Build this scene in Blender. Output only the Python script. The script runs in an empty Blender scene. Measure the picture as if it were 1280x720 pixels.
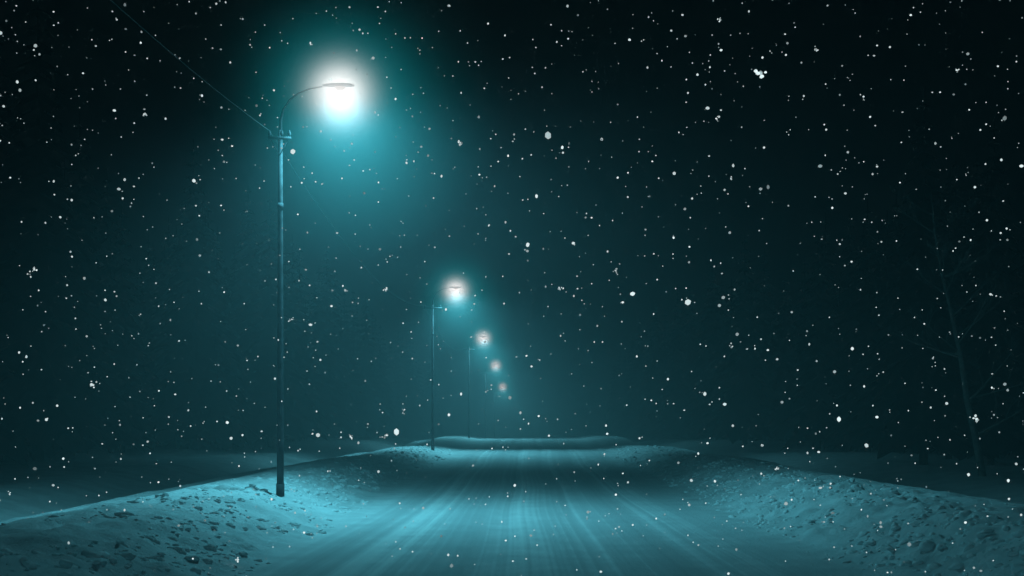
import bpy, bmesh, math, random
from mathutils import Vector, noise, Matrix
random.seed(7)
sc = bpy.context.scene
sc.view_settings.view_transform='Standard'; sc.view_settings.look='None'
sc.view_settings.exposure=0

# ------------------------------------------------------------ helpers
def mat_new(name):
    m=bpy.data.materials.new(name); m.use_nodes=True
    nt=m.node_tree; nt.nodes.clear()
    return m,nt,nt.nodes,nt.links
def obj_from(name,verts,faces,mats=(),parent=None,smooth=True):
    me=bpy.data.meshes.new(name); me.from_pydata(verts,[],faces); me.update()
    if smooth:
        me.polygons.foreach_set('use_smooth',[True]*len(me.polygons))
    o=bpy.data.objects.new(name,me); sc.collection.objects.link(o)
    for m in mats: me.materials.append(m)
    if parent: o.parent=parent
    return o
def tube(V,F,pts,radii,seg=8,cap=True):
    base=len(V); n=len(pts)
    for i,p in enumerate(pts):
        p=Vector(p)
        a=Vector(pts[max(i-1,0)]); b=Vector(pts[min(i+1,n-1)])
        t=(b-a).normalized()
        ref=Vector((0,0,1)) if abs(t.z)<0.9 else Vector((0,1,0))
        u=t.cross(ref).normalized(); w=t.cross(u).normalized()
        for k in range(seg):
            an=2*math.pi*k/seg
            V.append(tuple(p+(u*math.cos(an)+w*math.sin(an))*radii[i]))
    for i in range(n-1):
        for k in range(seg):
            k2=(k+1)%seg
            F.append((base+i*seg+k,base+i*seg+k2,base+(i+1)*seg+k2,base+(i+1)*seg+k))
    if cap:
        F.append(tuple(base+k for k in range(seg))[::-1])
        F.append(tuple(base+(n-1)*seg+k for k in range(seg)))
def box(V,F,c,s):
    b=len(V)
    for dx in(-1,1):
        for dy in(-1,1):
            for dz in(-1,1):
                V.append((c[0]+dx*s[0]/2,c[1]+dy*s[1]/2,c[2]+dz*s[2]/2))
    F += [(b,b+1,b+3,b+2),(b+4,b+6,b+7,b+5),(b,b+4,b+5,b+1),(b+2,b+3,b+7,b+6),(b,b+2,b+6,b+4),(b+1,b+5,b+7,b+3)]
def sstep(a,b,x):
    t=min(1,max(0,(x-a)/(b-a))); return t*t*(3-2*t)
def lerp_tab(tab,y):
    if y<=tab[0][0]: return tab[0][1]
    for (a,za),(b,zb) in zip(tab,tab[1:]):
        if y<=b: return za+(zb-za)*sstep(a,b,y)
    return tab[-1][1]
PROF=[(-60,0),(28,0),(50,.22),(70,.62),(86,.56),(106,1.03),(122,1.12),(220,-.6),(900,-3)]
def fbm(x,y,z,o=4): return noise.fractal(Vector((x,y,z)),1.0,2.0,o)
def ground(x,y):
    z=lerp_tab(PROF,y)
    w=.25*noise.noise(Vector((0,y*.12,3)))
    le=-3.1-.7*sstep(14,38,y)+w
    re=3.7+.3*sstep(14,38,y)+.25*noise.noise(Vector((9,y*.12,3)))
    fade=1-.65*sstep(40,75,y)
    if x<le:
        d=le-x
        b=.5*sstep(0,2.0,d)*fade
        b-=.30*sstep(3.0,4.6,d)
        b-=.55*sstep(5.0,6.3,d)-.55*sstep(6.8,9.5,d)
        rough=sstep(0,.6,d)*(1-.8*sstep(2.4,3.4,d))
    elif x>re:
        d=x-re
        b=.55*sstep(0,2.0,d)*fade
        b-=.9*sstep(3.4,5.2,d)-.5*sstep(6.5,10,d)
        rough=sstep(0,.6,d)*(1-.75*sstep(2.6,3.6,d))
    else:
        b=0; rough=0
        for c,wd,dp in((-1.9,.18,.016),(-.55,.18,.020),(.75,.2,.020),(2.15,.18,.016)):
            xx=x-c-.12*math.sin(y*.05+c)
            b-=dp*math.exp(-(xx/wd)**2)
        b+=.008*noise.noise(Vector((x*3.2,y*.02,1)))
    z+=b
    if rough>0:
        near=1-.6*sstep(45,80,y)
        z+=rough*near*(.09*fbm(x*1.3,y*1.0,0)+.08*abs(noise.noise(Vector((x*3.3,y*2.6,4))))+.045*noise.noise(Vector((x*6,y*5,4))))
    ax=abs(x)
    if ax>9:
        z+=sstep(9,20,ax)*.25*fbm(x*.1,y*.1,7)+sstep(40,250,ax)*5
    return z

# ------------------------------------------------------------ materials
def snow_mat(name,road=False):
    m,nt,N,L=mat_new(name)
    out=N.new('ShaderNodeOutputMaterial'); p=N.new('ShaderNodeBsdfPrincipled')
    L.new(p.outputs[0],out.inputs[0])
    p.inputs['Roughness'].default_value=.8
    p.inputs['Specular IOR Level'].default_value=.2
    tc=N.new('ShaderNodeTexCoord')
    n1=N.new('ShaderNodeTexNoise'); n1.inputs['Scale'].default_value=1.4; n1.inputs['Detail'].default_value=8
    L.new(tc.outputs['Object'],n1.inputs['Vector'])
    r=N.new('ShaderNodeValToRGB'); r.color_ramp.elements[0].position=.3; r.color_ramp.elements[1].position=.65
    r.color_ramp.elements[0].color=(.62,.64,.66,1); r.color_ramp.elements[1].color=(.82,.84,.86,1)
    L.new(n1.outputs['Fac'],r.inputs[0])
    n2=N.new('ShaderNodeTexNoise'); n2.inputs['Scale'].default_value=14; n2.inputs['Detail'].default_value=8
    n2.inputs['Roughness'].default_value=.7
    L.new(tc.outputs['Object'],n2.inputs['Vector'])
    bmp=N.new('ShaderNodeBump'); bmp.inputs['Strength'].default_value=.7; bmp.inputs['Distance'].default_value=.05
    L.new(n2.outputs['Fac'],bmp.inputs['Height']); 
    if road:
        sep=N.new('ShaderNodeSeparateXYZ'); L.new(tc.outputs['Object'],sep.inputs[0])
        wy=N.new('ShaderNodeMapping'); wy.inputs['Scale'].default_value=(.15,.03,0); L.new(tc.outputs['Object'],wy.inputs[0])
        wn=N.new('ShaderNodeTexNoise'); wn.inputs['Scale'].default_value=1; wn.inputs['Detail'].default_value=1; L.new(wy.outputs[0],wn.inputs['Vector'])
        wm=N.new('ShaderNodeMath'); wm.operation='MULTIPLY_ADD'; wm.inputs[1].default_value=1.1; L.new(wn.outputs['Fac'],wm.inputs[0]); L.new(sep.outputs['X'],wm.inputs[2])
        cmb=N.new('ShaderNodeCombineXYZ'); L.new(wm.outputs[0],cmb.inputs['X']); L.new(sep.outputs['Y'],cmb.inputs['Y'])
        def streak(sx,sy,det,off,src):
            mp=N.new('ShaderNodeMapping'); mp.inputs['Scale'].default_value=(sx,sy,0); mp.inputs['Location'].default_value=(off,off,0)
            L.new(src.outputs[0],mp.inputs[0])
            n=N.new('ShaderNodeTexNoise'); n.inputs['Scale'].default_value=1; n.inputs['Detail'].default_value=det; n.inputs['Roughness'].default_value=.6
            L.new(mp.outputs[0],n.inputs['Vector']); return n
        a=streak(1.1,.006,1,3,cmb); b=streak(7.5,.006,3,8,cmb)
        mx=N.new('ShaderNodeMath'); mx.operation='ADD'
        L.new(a.outputs['Fac'],mx.inputs[0]); L.new(b.outputs['Fac'],mx.inputs[1])
        h=N.new('ShaderNodeMath'); h.operation='MULTIPLY'; h.inputs[1].default_value=.5; L.new(mx.outputs[0],h.inputs[0])
        mh=N.new('ShaderNodeMath'); mh.operation='MULTIPLY_ADD'; mh.inputs[1].default_value=.24; L.new(n1.outputs['Fac'],mh.inputs[0]); L.new(h.outputs[0],mh.inputs[2])
        rr=N.new('ShaderNodeValToRGB'); e=rr.color_ramp.elements
        e[0].position=.47; e[0].color=(.50,.52,.54,1); e[1].position=.76; e[1].color=(.84,.85,.86,1)
        e2=e.new(.62); e2.color=(.60,.62,.64,1); e3=e.new(.68); e3.color=(.72,.73,.75,1)
        L.new(mh.outputs[0],rr.inputs[0])
        ab=N.new('ShaderNodeMath'); ab.operation='ABSOLUTE'
        sh=N.new('ShaderNodeMath'); sh.operation='SUBTRACT'; sh.inputs[1].default_value=.2
        L.new(sep.outputs['X'],sh.inputs[0]); L.new(sh.outputs[0],ab.inputs[0])
        mr=N.new('ShaderNodeMapRange'); mr.inputs['From Min'].default_value=2.9; mr.inputs['From Max'].default_value=3.7
        mr.inputs['To Min'].default_value=1; mr.inputs['To Max'].default_value=0
        L.new(ab.outputs[0],mr.inputs['Value'])
        mix=N.new('ShaderNodeMix'); mix.data_type='RGBA'
        L.new(mr.outputs[0],mix.inputs['Factor']); L.new(r.outputs[0],mix.inputs['A']); L.new(rr.outputs[0],mix.inputs['B'])
        L.new(mix.outputs['Result'],p.inputs['Base Color'])
        st=N.new('ShaderNodeMapRange'); st.inputs['To Min'].default_value=.8; st.inputs['To Max'].default_value=.55
        L.new(mr.outputs[0],st.inputs['Value']); L.new(st.outputs[0],bmp.inputs['Strength'])
        b2=N.new('ShaderNodeBump'); b2.inputs['Strength'].default_value=.25; b2.inputs['Distance'].default_value=.04
        L.new(h.outputs[0],b2.inputs['Height']); L.new(bmp.outputs[0],b2.inputs['Normal'])
        L.new(b2.outputs[0],p.inputs['Normal'])
    else:
        p.inputs['Base Color'].default_value=(.84,.86,.88,1); L.new(bmp.outputs[0],p.inputs['Normal'])
    return m
M_ground=snow_mat('snow_ground_mat',True)
M_rub=snow_mat('snow_rubble_mat')
def simple(name,col,rough=.6,metal=0,nscale=20,var=.4,spec=.5):
    m,nt,N,L=mat_new(name)
    out=N.new('ShaderNodeOutputMaterial'); p=N.new('ShaderNodeBsdfPrincipled'); L.new(p.outputs[0],out.inputs[0])
    p.inputs['Roughness'].default_value=rough; p.inputs['Metallic'].default_value=metal; p.inputs['Specular IOR Level'].default_value=spec
    n=N.new('ShaderNodeTexNoise'); n.inputs['Scale'].default_value=nscale; n.inputs['Detail'].default_value=6
    tc=N.new('ShaderNodeTexCoord'); L.new(tc.outputs['Object'],n.inputs['Vector'])
    r=N.new('ShaderNodeValToRGB'); e=r.color_ramp.elements
    e[0].position=.3; e[1].position=.7
    e[0].color=tuple(c*(1-var) for c in col)+(1,); e[1].color=tuple(c*(1+var) for c in col)+(1,)
    L.new(n.outputs['Fac'],r.inputs[0]); L.new(r.outputs[0],p.inputs['Base Color'])
    return m
M_pole=simple('weathered_pole',(.05,.05,.055),.9,0,6,.5,.2)
M_wire=simple('wire_mat',(.12,.12,.12),.7,0)
M_bark=simple('bark',(.25,.24,.23),.9,0,8,.4,.2)
M_fir=simple('fir_needles',(.010,.016,.013),1,0,1,.5,.0)

def emis(name,col,s):
    m,nt,N,L=mat_new(name)
    out=N.new('ShaderNodeOutputMaterial'); e=N.new('ShaderNodeEmission'); e.inputs[0].default_value=col+(1,); e.inputs[1].default_value=s
    L.new(e.outputs[0],out.inputs[0]); m.cycles.emission_sampling='NONE'; return m
M_bulb=emis('lamp_glass_lit',(1,.88,.84),.3)
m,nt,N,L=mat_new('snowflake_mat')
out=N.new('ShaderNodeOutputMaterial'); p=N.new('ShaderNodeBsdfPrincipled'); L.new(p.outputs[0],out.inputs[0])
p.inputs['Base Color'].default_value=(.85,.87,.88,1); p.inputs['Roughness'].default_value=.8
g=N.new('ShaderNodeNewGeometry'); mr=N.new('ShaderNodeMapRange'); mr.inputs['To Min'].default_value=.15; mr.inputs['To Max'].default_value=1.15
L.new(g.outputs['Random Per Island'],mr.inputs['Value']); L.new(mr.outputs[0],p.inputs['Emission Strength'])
p.inputs['Emission Color'].default_value=(.78,.92,.92,1); m.cycles.emission_sampling='NONE'  # emission stands in for camera flash on the flakes
M_flake=m

# ------------------------------------------------------------ ground
def series(segs):
    out=[]
    for a,b,s in segs:
        n=max(1,round((b-a)/s))
        out+= [a+(b-a)*i/n for i in range(n)]
    out.append(segs[-1][1]); return out
xs=series([(-300,-60,20),(-60,-20,3),(-20,-9,.6),(-9,9,.075),(9,20,.6),(20,60,3),(60,300,20)])
ys=series([(-40,6,2),(6,12,.25),(12,45,.10),(45,75,.25),(75,130,.6),(130,250,4),(250,900,30)])
V=[];F=[]
for y in ys:
    for x in xs: V.append((x,y,ground(x,y)))
nx=len(xs)
for j in range(len(ys)-1):
    for i in range(nx-1):
        a=j*nx+i; F.append((a,a+1,a+nx+1,a+nx))
obj_from('snowy_road_ground',V,F,[M_ground])

# ------------------------------------------------------------ ploughed snow rubble
bm=bmesh.new(); bmesh.ops.create_icosphere(bm,subdivisions=1,radius=1)
IV=[v.co.copy() for v in bm.verts]; IF=[tuple(v.index for v in f.verts) for f in bm.faces]; bm.free()
bm=bmesh.new(); bmesh.ops.create_icosphere(bm,subdivisions=2,radius=1)
JV=[v.co.copy() for v in bm.verts]; JF=[tuple(v.index for v in f.verts) for f in bm.faces]; bm.free()
V=[];F=[]
def chunk(c,r):
    b=len(V); s=Vector((random.uniform(.8,1.5),random.uniform(.8,1.5),random.uniform(.5,.8)))*r
    rot=Matrix.Rotation(random.random()*6.28,3,'Z')@Matrix.Rotation(random.uniform(-.4,.4),3,'X')
    o=random.random()*50
    for v in JV:
        k=1+.45*noise.noise(v*1.5+Vector((o,0,0)))+.2*noise.noise(v*3.5+Vector((o,0,0)))
        q=rot@Vector((v.x*s.x*k,v.y*s.y*k,v.z*s.z*k)); V.append((c[0]+q.x,c[1]+q.y,c[2]+q.z))
    for f in JF: F.append(tuple(b+i for i in f))
for side,cnt in((-1,5200),(1,5200)):
    for i in range(cnt):
        y=8+random.random()**1.3*72
        d=random.gauss(1.2,.75)
        if d<-.1 or d>3.0: continue
        x=(-3.2-.6*sstep(14,38,y)-d) if side<0 else (3.8+.3*sstep(14,38,y)+d)
        if noise.noise(Vector((x*.7,y*.35,11)))<-.2: continue
        r=min(.085,.014+random.expovariate(60))
        chunk((x,y,ground(x,y)-r*.12),r)
obj_from('ploughed_snow_rubble',V,F,[M_rub],smooth=True)

# ------------------------------------------------------------ street lamps
LCOL=(.125,.67,.84)
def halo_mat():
    m,nt,N,L=mat_new('emissive_halo')  # emission-only volume: lamp glow painted as whitish core and teal haze
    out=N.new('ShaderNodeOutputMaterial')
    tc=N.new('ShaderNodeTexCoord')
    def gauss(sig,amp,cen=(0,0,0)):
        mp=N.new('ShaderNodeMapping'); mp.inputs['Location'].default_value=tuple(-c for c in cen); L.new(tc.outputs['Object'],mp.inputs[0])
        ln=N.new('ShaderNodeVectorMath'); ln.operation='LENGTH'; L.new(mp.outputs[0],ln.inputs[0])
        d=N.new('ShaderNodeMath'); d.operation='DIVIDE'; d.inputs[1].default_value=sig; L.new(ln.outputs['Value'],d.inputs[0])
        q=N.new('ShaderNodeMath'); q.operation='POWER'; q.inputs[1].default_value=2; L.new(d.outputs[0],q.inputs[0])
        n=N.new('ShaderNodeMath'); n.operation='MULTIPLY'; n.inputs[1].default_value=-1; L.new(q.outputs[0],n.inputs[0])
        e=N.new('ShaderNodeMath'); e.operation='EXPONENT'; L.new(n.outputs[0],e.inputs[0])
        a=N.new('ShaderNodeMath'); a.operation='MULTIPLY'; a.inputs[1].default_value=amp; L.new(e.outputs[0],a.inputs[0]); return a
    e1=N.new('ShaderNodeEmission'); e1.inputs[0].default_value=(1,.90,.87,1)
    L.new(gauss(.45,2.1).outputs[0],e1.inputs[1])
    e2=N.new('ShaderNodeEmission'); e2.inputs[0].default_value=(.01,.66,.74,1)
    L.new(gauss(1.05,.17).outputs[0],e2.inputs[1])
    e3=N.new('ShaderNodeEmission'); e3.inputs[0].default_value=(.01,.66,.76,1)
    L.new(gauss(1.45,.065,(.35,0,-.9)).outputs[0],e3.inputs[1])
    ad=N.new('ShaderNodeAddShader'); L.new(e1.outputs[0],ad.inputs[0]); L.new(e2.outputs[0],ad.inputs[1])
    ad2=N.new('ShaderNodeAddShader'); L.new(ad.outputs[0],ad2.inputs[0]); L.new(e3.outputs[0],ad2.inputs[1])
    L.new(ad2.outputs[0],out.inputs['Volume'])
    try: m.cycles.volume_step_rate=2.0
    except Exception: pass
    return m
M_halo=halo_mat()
def lamp(y,cross=.5,px=-4.72,en=3300,tilt=-10,pitch=0,size=170):
    gz=ground(px,y)
    rz=lerp_tab(PROF,y)
    root=bpy.data.objects.new('street_lamp',None); sc.collection.objects.link(root)
    root.location=(px,y,rz)
    V=[];F=[]; g=gz-rz
    tube(V,F,[(0,0,g-.3),(0,0,g+.9),(0,0,3.2),(0,0,5.9),(0,0,7.35)],[.068,.066,.058,.050,.042],12)
    tube(V,F,[(0,0,g-.1),(0,0,g+.25)],[.08,.08],12)
    tube(V,F,[(0,0,5.84),(0,0,5.96)],[.060,.060],12)
    arm=[(0,0,7.3),(.01,0,7.55),(.06,0,7.75),(.17,0,7.92),(.34,-.0,8.05),(.56,0,8.14),(.8,0,8.18)]
    tube(V,F,arm,[.036,.028,.021,.018,.016,.016,.016],10)
    obj_from('pole',V,F,[M_pole],root)
    V=[];F=[]
    prof=[(.80,.025,.022),(.88,.06,.035),(.98,.10,.045),(1.2,.11,.05),(1.34,.085,.04),(1.41,.03,.018)]
    for i,(x,wy,hz) in enumerate(prof):
        for k in range(12):
            a=2*math.pi*k/12; zz=math.sin(a)*hz
            if zz<0: zz*=.45
            V.append((x,math.cos(a)*wy,8.2+zz))
    for i in range(len(prof)-1):
        for k in range(12):
            k2=(k+1)%12; F.append((i*12+k,i*12+k2,(i+1)*12+k2,(i+1)*12+k))
    F.append(tuple(range(12))); F.append(tuple(range(60,72)))
    obj_from('lamp_head',V,F,[M_pole],root)
    V=[];F=[]
    tube(V,F,[(1.14,0,8.17),(1.14,0,8.15),(1.14,0,8.12),(1.14,0,8.11)],[.10,.095,.07,.03],12)
    obj_from('lamp_glass',V,F,[M_bulb],root)
    if cross:
        V=[];F=[]
        box(V,F,(0,-.09,7.18),(cross*2,.045,.05))
        tube(V,F,[(-cross*.7,-.09,7.14),(0,-.07,6.85)],[.008,.008],6)
        tube(V,F,[(cross*.7,-.09,7.14),(0,-.07,6.85)],[.008,.008],6)
        for sx in(-cross*.85,0 if cross>.4 else cross*.2,cross*.85):
            tube(V,F,[(sx,-.09,7.21),(sx,-.09,7.26),(sx,-.09,7.29),(sx,-.09,7.33)],[.012,.035,.025,.015],8)
        obj_from('crossarm',V,F,[M_pole],root)
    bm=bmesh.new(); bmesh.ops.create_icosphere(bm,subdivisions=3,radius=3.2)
    me=bpy.data.meshes.new('emissive_halo'); bm.to_mesh(me); bm.free(); me.materials.append(M_halo)
    o=bpy.data.objects.new('emissive_halo',me); sc.collection.objects.link(o); o.parent=root; o.location=(1.14,0,8.05)  # self-glowing sphere added round the lamp head
    ld=bpy.data.lights.new('lamp_light','SPOT'); ld.energy=en; ld.color=LCOL; ld.spot_size=math.radians(size); ld.spot_blend=1
    ld.shadow_soft_size=.25
    lo=bpy.data.objects.new('lamp_light',ld); sc.collection.objects.link(lo); lo.parent=root; lo.location=(1.14,0,7.95)
    lo.rotation_euler=(math.radians(pitch),math.radians(tilt),0)
    return root
LY=[25,65,105,145,185]
for i,y in enumerate(LY): lamp(y,.22 if i==0 else .45,en=3500 if i==0 else 4300)
lamp(-10,en=5600,pitch=30,size=105,tilt=-18)  # unseen lamp behind the camera, boosted and pitched forward to brighten the foreground

# overhead wire
V=[];F=[]
pys=[-10]+LY
for a,b in zip(pys,pys[1:]):
    pts=[]
    sag=.75 if a<0 else .95
    for k in range(25):
        u=k/24; y=a+(b-a)*u
        za=lerp_tab(PROF,a)+7.32; zb=lerp_tab(PROF,b)+7.32
        oa=-.19 if a==25 else -.38; ob=-.19 if b==25 else -.38
        pts.append((-4.72+oa+(ob-oa)*u,y-.09,za+(zb-za)*u-4*sag*u*(1-u)))
    tube(V,F,pts,[.0055]*25,5)
obj_from('overhead_wire',V,F,[M_wire])

# ------------------------------------------------------------ bare tree (right)
def bare_tree(x,y,h,lean,seed,name='bare_tree'):
    rnd=random.Random(seed); V=[];F=[]
    def br(p,d,l,r,depth):
        pts=[p.copy()]; rs=[r]; n=7; q=p.copy(); dd=d.copy()
        for i in range(n):
            dd=(dd+Vector((rnd.uniform(-.1,.1),rnd.uniform(-.1,.1),rnd.uniform(-.03,.08)))).normalized()
            q=q+dd*l/n; pts.append(q.copy()); rs.append(max(.006,r*(1-(i+1)/n*.85)))
        tube(V,F,pts,rs,6 if depth==0 else 4)
        if depth<3:
            cnt=(20,6,4)[depth]
            for c in range(cnt):
                t=rnd.uniform(.12 if depth==0 else .25,.97); f=t*n; i=int(f); i=min(i,n-1)
                pp=pts[i].lerp(pts[i+1],f-i)
                an=rnd.uniform(0,6.28); out=Vector((math.cos(an),math.sin(an),rnd.uniform(.1,.8))).normalized()
                if depth>0: out=(out+dd*1.1).normalized()
                br(pp,out,l*(.28 if depth==0 else .45)*(1.15-t*.6),rs[i]*.42,depth+1)
    br(Vector((x,y,ground(x,y)-.1)),Vector((lean,0,1)).normalized(),h,.12,0)
    obj_from(name,V,F,[M_bark])
bare_tree(13.7,39.5,8.8,-.16,4)

# ------------------------------------------------------------ distant fir forest (one mass)
V=[];F=[]
rnd=random.Random(3)
def fir(x,y,h):
    z0=ground(x,y)-.2; tiers=int(h*1.3)
    tube(V,F,[(x,y,z0),(x,y,z0+h)],[h*.012,.01],4,False)
    for t in range(tiers):
        u=t/tiers; zc=z0+h*(.1+.9*u); R=(1-u)**.85*h*.17+.15
        nb=9
        a0=rnd.random()*6.28
        for k in range(nb):
            a=a0+6.28*k/nb+rnd.uniform(-.2,.2); rr=R*rnd.uniform(.6,1.15); wd=R*.30
            c,s=math.cos(a),math.sin(a); b=len(V)
            V.extend([(x,y,zc+R*.25),(x+c*rr*.6-s*wd,y+s*rr*.6+c*wd,zc-.12*rr),(x+c*rr,y+s*rr,zc-.42*rr),(x+c*rr*.6+s*wd,y+s*rr*.6-c*wd,zc-.15*rr)])
            F.append((b,b+1,b+2)); F.append((b,b+2,b+3))
for side in(-1,1):
    for i in range(380):
        y=rnd.uniform(5,260); x=side*rnd.uniform(18,44)
        if side>0: x-=2
        fir(x,y,rnd.uniform(11,20))
obj_from('distant_fir_forest',V,F,[M_fir],smooth=False)

# ------------------------------------------------------------ falling snow
V=[];F=[]
def flake(c,r):
    b=len(V); o=random.random()*90; sx,sy,sz=[random.uniform(.75,1.2) for _ in range(3)]
    for v in IV:
        k=r*(1+.4*noise.noise(v*2+Vector((o,0,0))))
        V.append((c[0]+v.x*k*sx,c[1]+v.y*k*sy,c[2]+v.z*k*sz))
    for f in IF: F.append(tuple(b+i for i in f))
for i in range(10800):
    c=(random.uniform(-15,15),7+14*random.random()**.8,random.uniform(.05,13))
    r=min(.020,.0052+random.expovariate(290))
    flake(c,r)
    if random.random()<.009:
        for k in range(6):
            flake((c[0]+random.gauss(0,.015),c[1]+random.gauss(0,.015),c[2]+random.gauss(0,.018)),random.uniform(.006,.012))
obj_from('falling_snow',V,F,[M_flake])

# ------------------------------------------------------------ fog
m,nt,N,L=mat_new('fog_mat')
out=N.new('ShaderNodeOutputMaterial'); vs=N.new('ShaderNodeVolumeScatter')
vs.inputs['Color'].default_value=(.75,.96,1,1); vs.inputs['Density'].default_value=.0100; vs.inputs['Anisotropy'].default_value=.3
L.new(vs.outputs[0],out.inputs['Volume'])
V=[];F=[]; box(V,F,(0,190,28),(160,460,64))
obj_from('snow_fog',V,F,[m],smooth=False)

# ------------------------------------------------------------ world
w=bpy.data.worlds.new('World'); sc.world=w; w.use_nodes=True
nt=w.node_tree; N=nt.nodes; L=nt.links; N.clear()
out=N.new('ShaderNodeOutputWorld'); bg=N.new('ShaderNodeBackground'); L.new(bg.outputs[0],out.inputs[0])
sky=N.new('ShaderNodeTexSky'); sky.sky_type='NISHITA'; sky.sun_disc=False; sky.sun_elevation=math.radians(-4); sky.sun_rotation=math.radians(180)
mx=N.new('ShaderNodeMix'); mx.data_type='RGBA'; mx.blend_type='MULTIPLY'; mx.inputs['Factor'].default_value=1
L.new(sky.outputs[0],mx.inputs['A']); mx.inputs['B'].default_value=(.1,.8,1,1)
L.new(mx.outputs['Result'],bg.inputs[0]); bg.inputs[1].default_value=.03

# ------------------------------------------------------------ camera
cd=bpy.data.cameras.new('camera'); cam=bpy.data.objects.new('camera',cd); sc.collection.objects.link(cam)
cam.location=(0,0,1.6); cam.rotation_euler=(math.radians(90),0,0)
cd.sensor_width=36; cd.lens=36*1640/1280; cd.shift_x=-20/1280; cd.shift_y=180/1280
cd.clip_start=.05; cd.clip_end=2000
sc.camera=cam
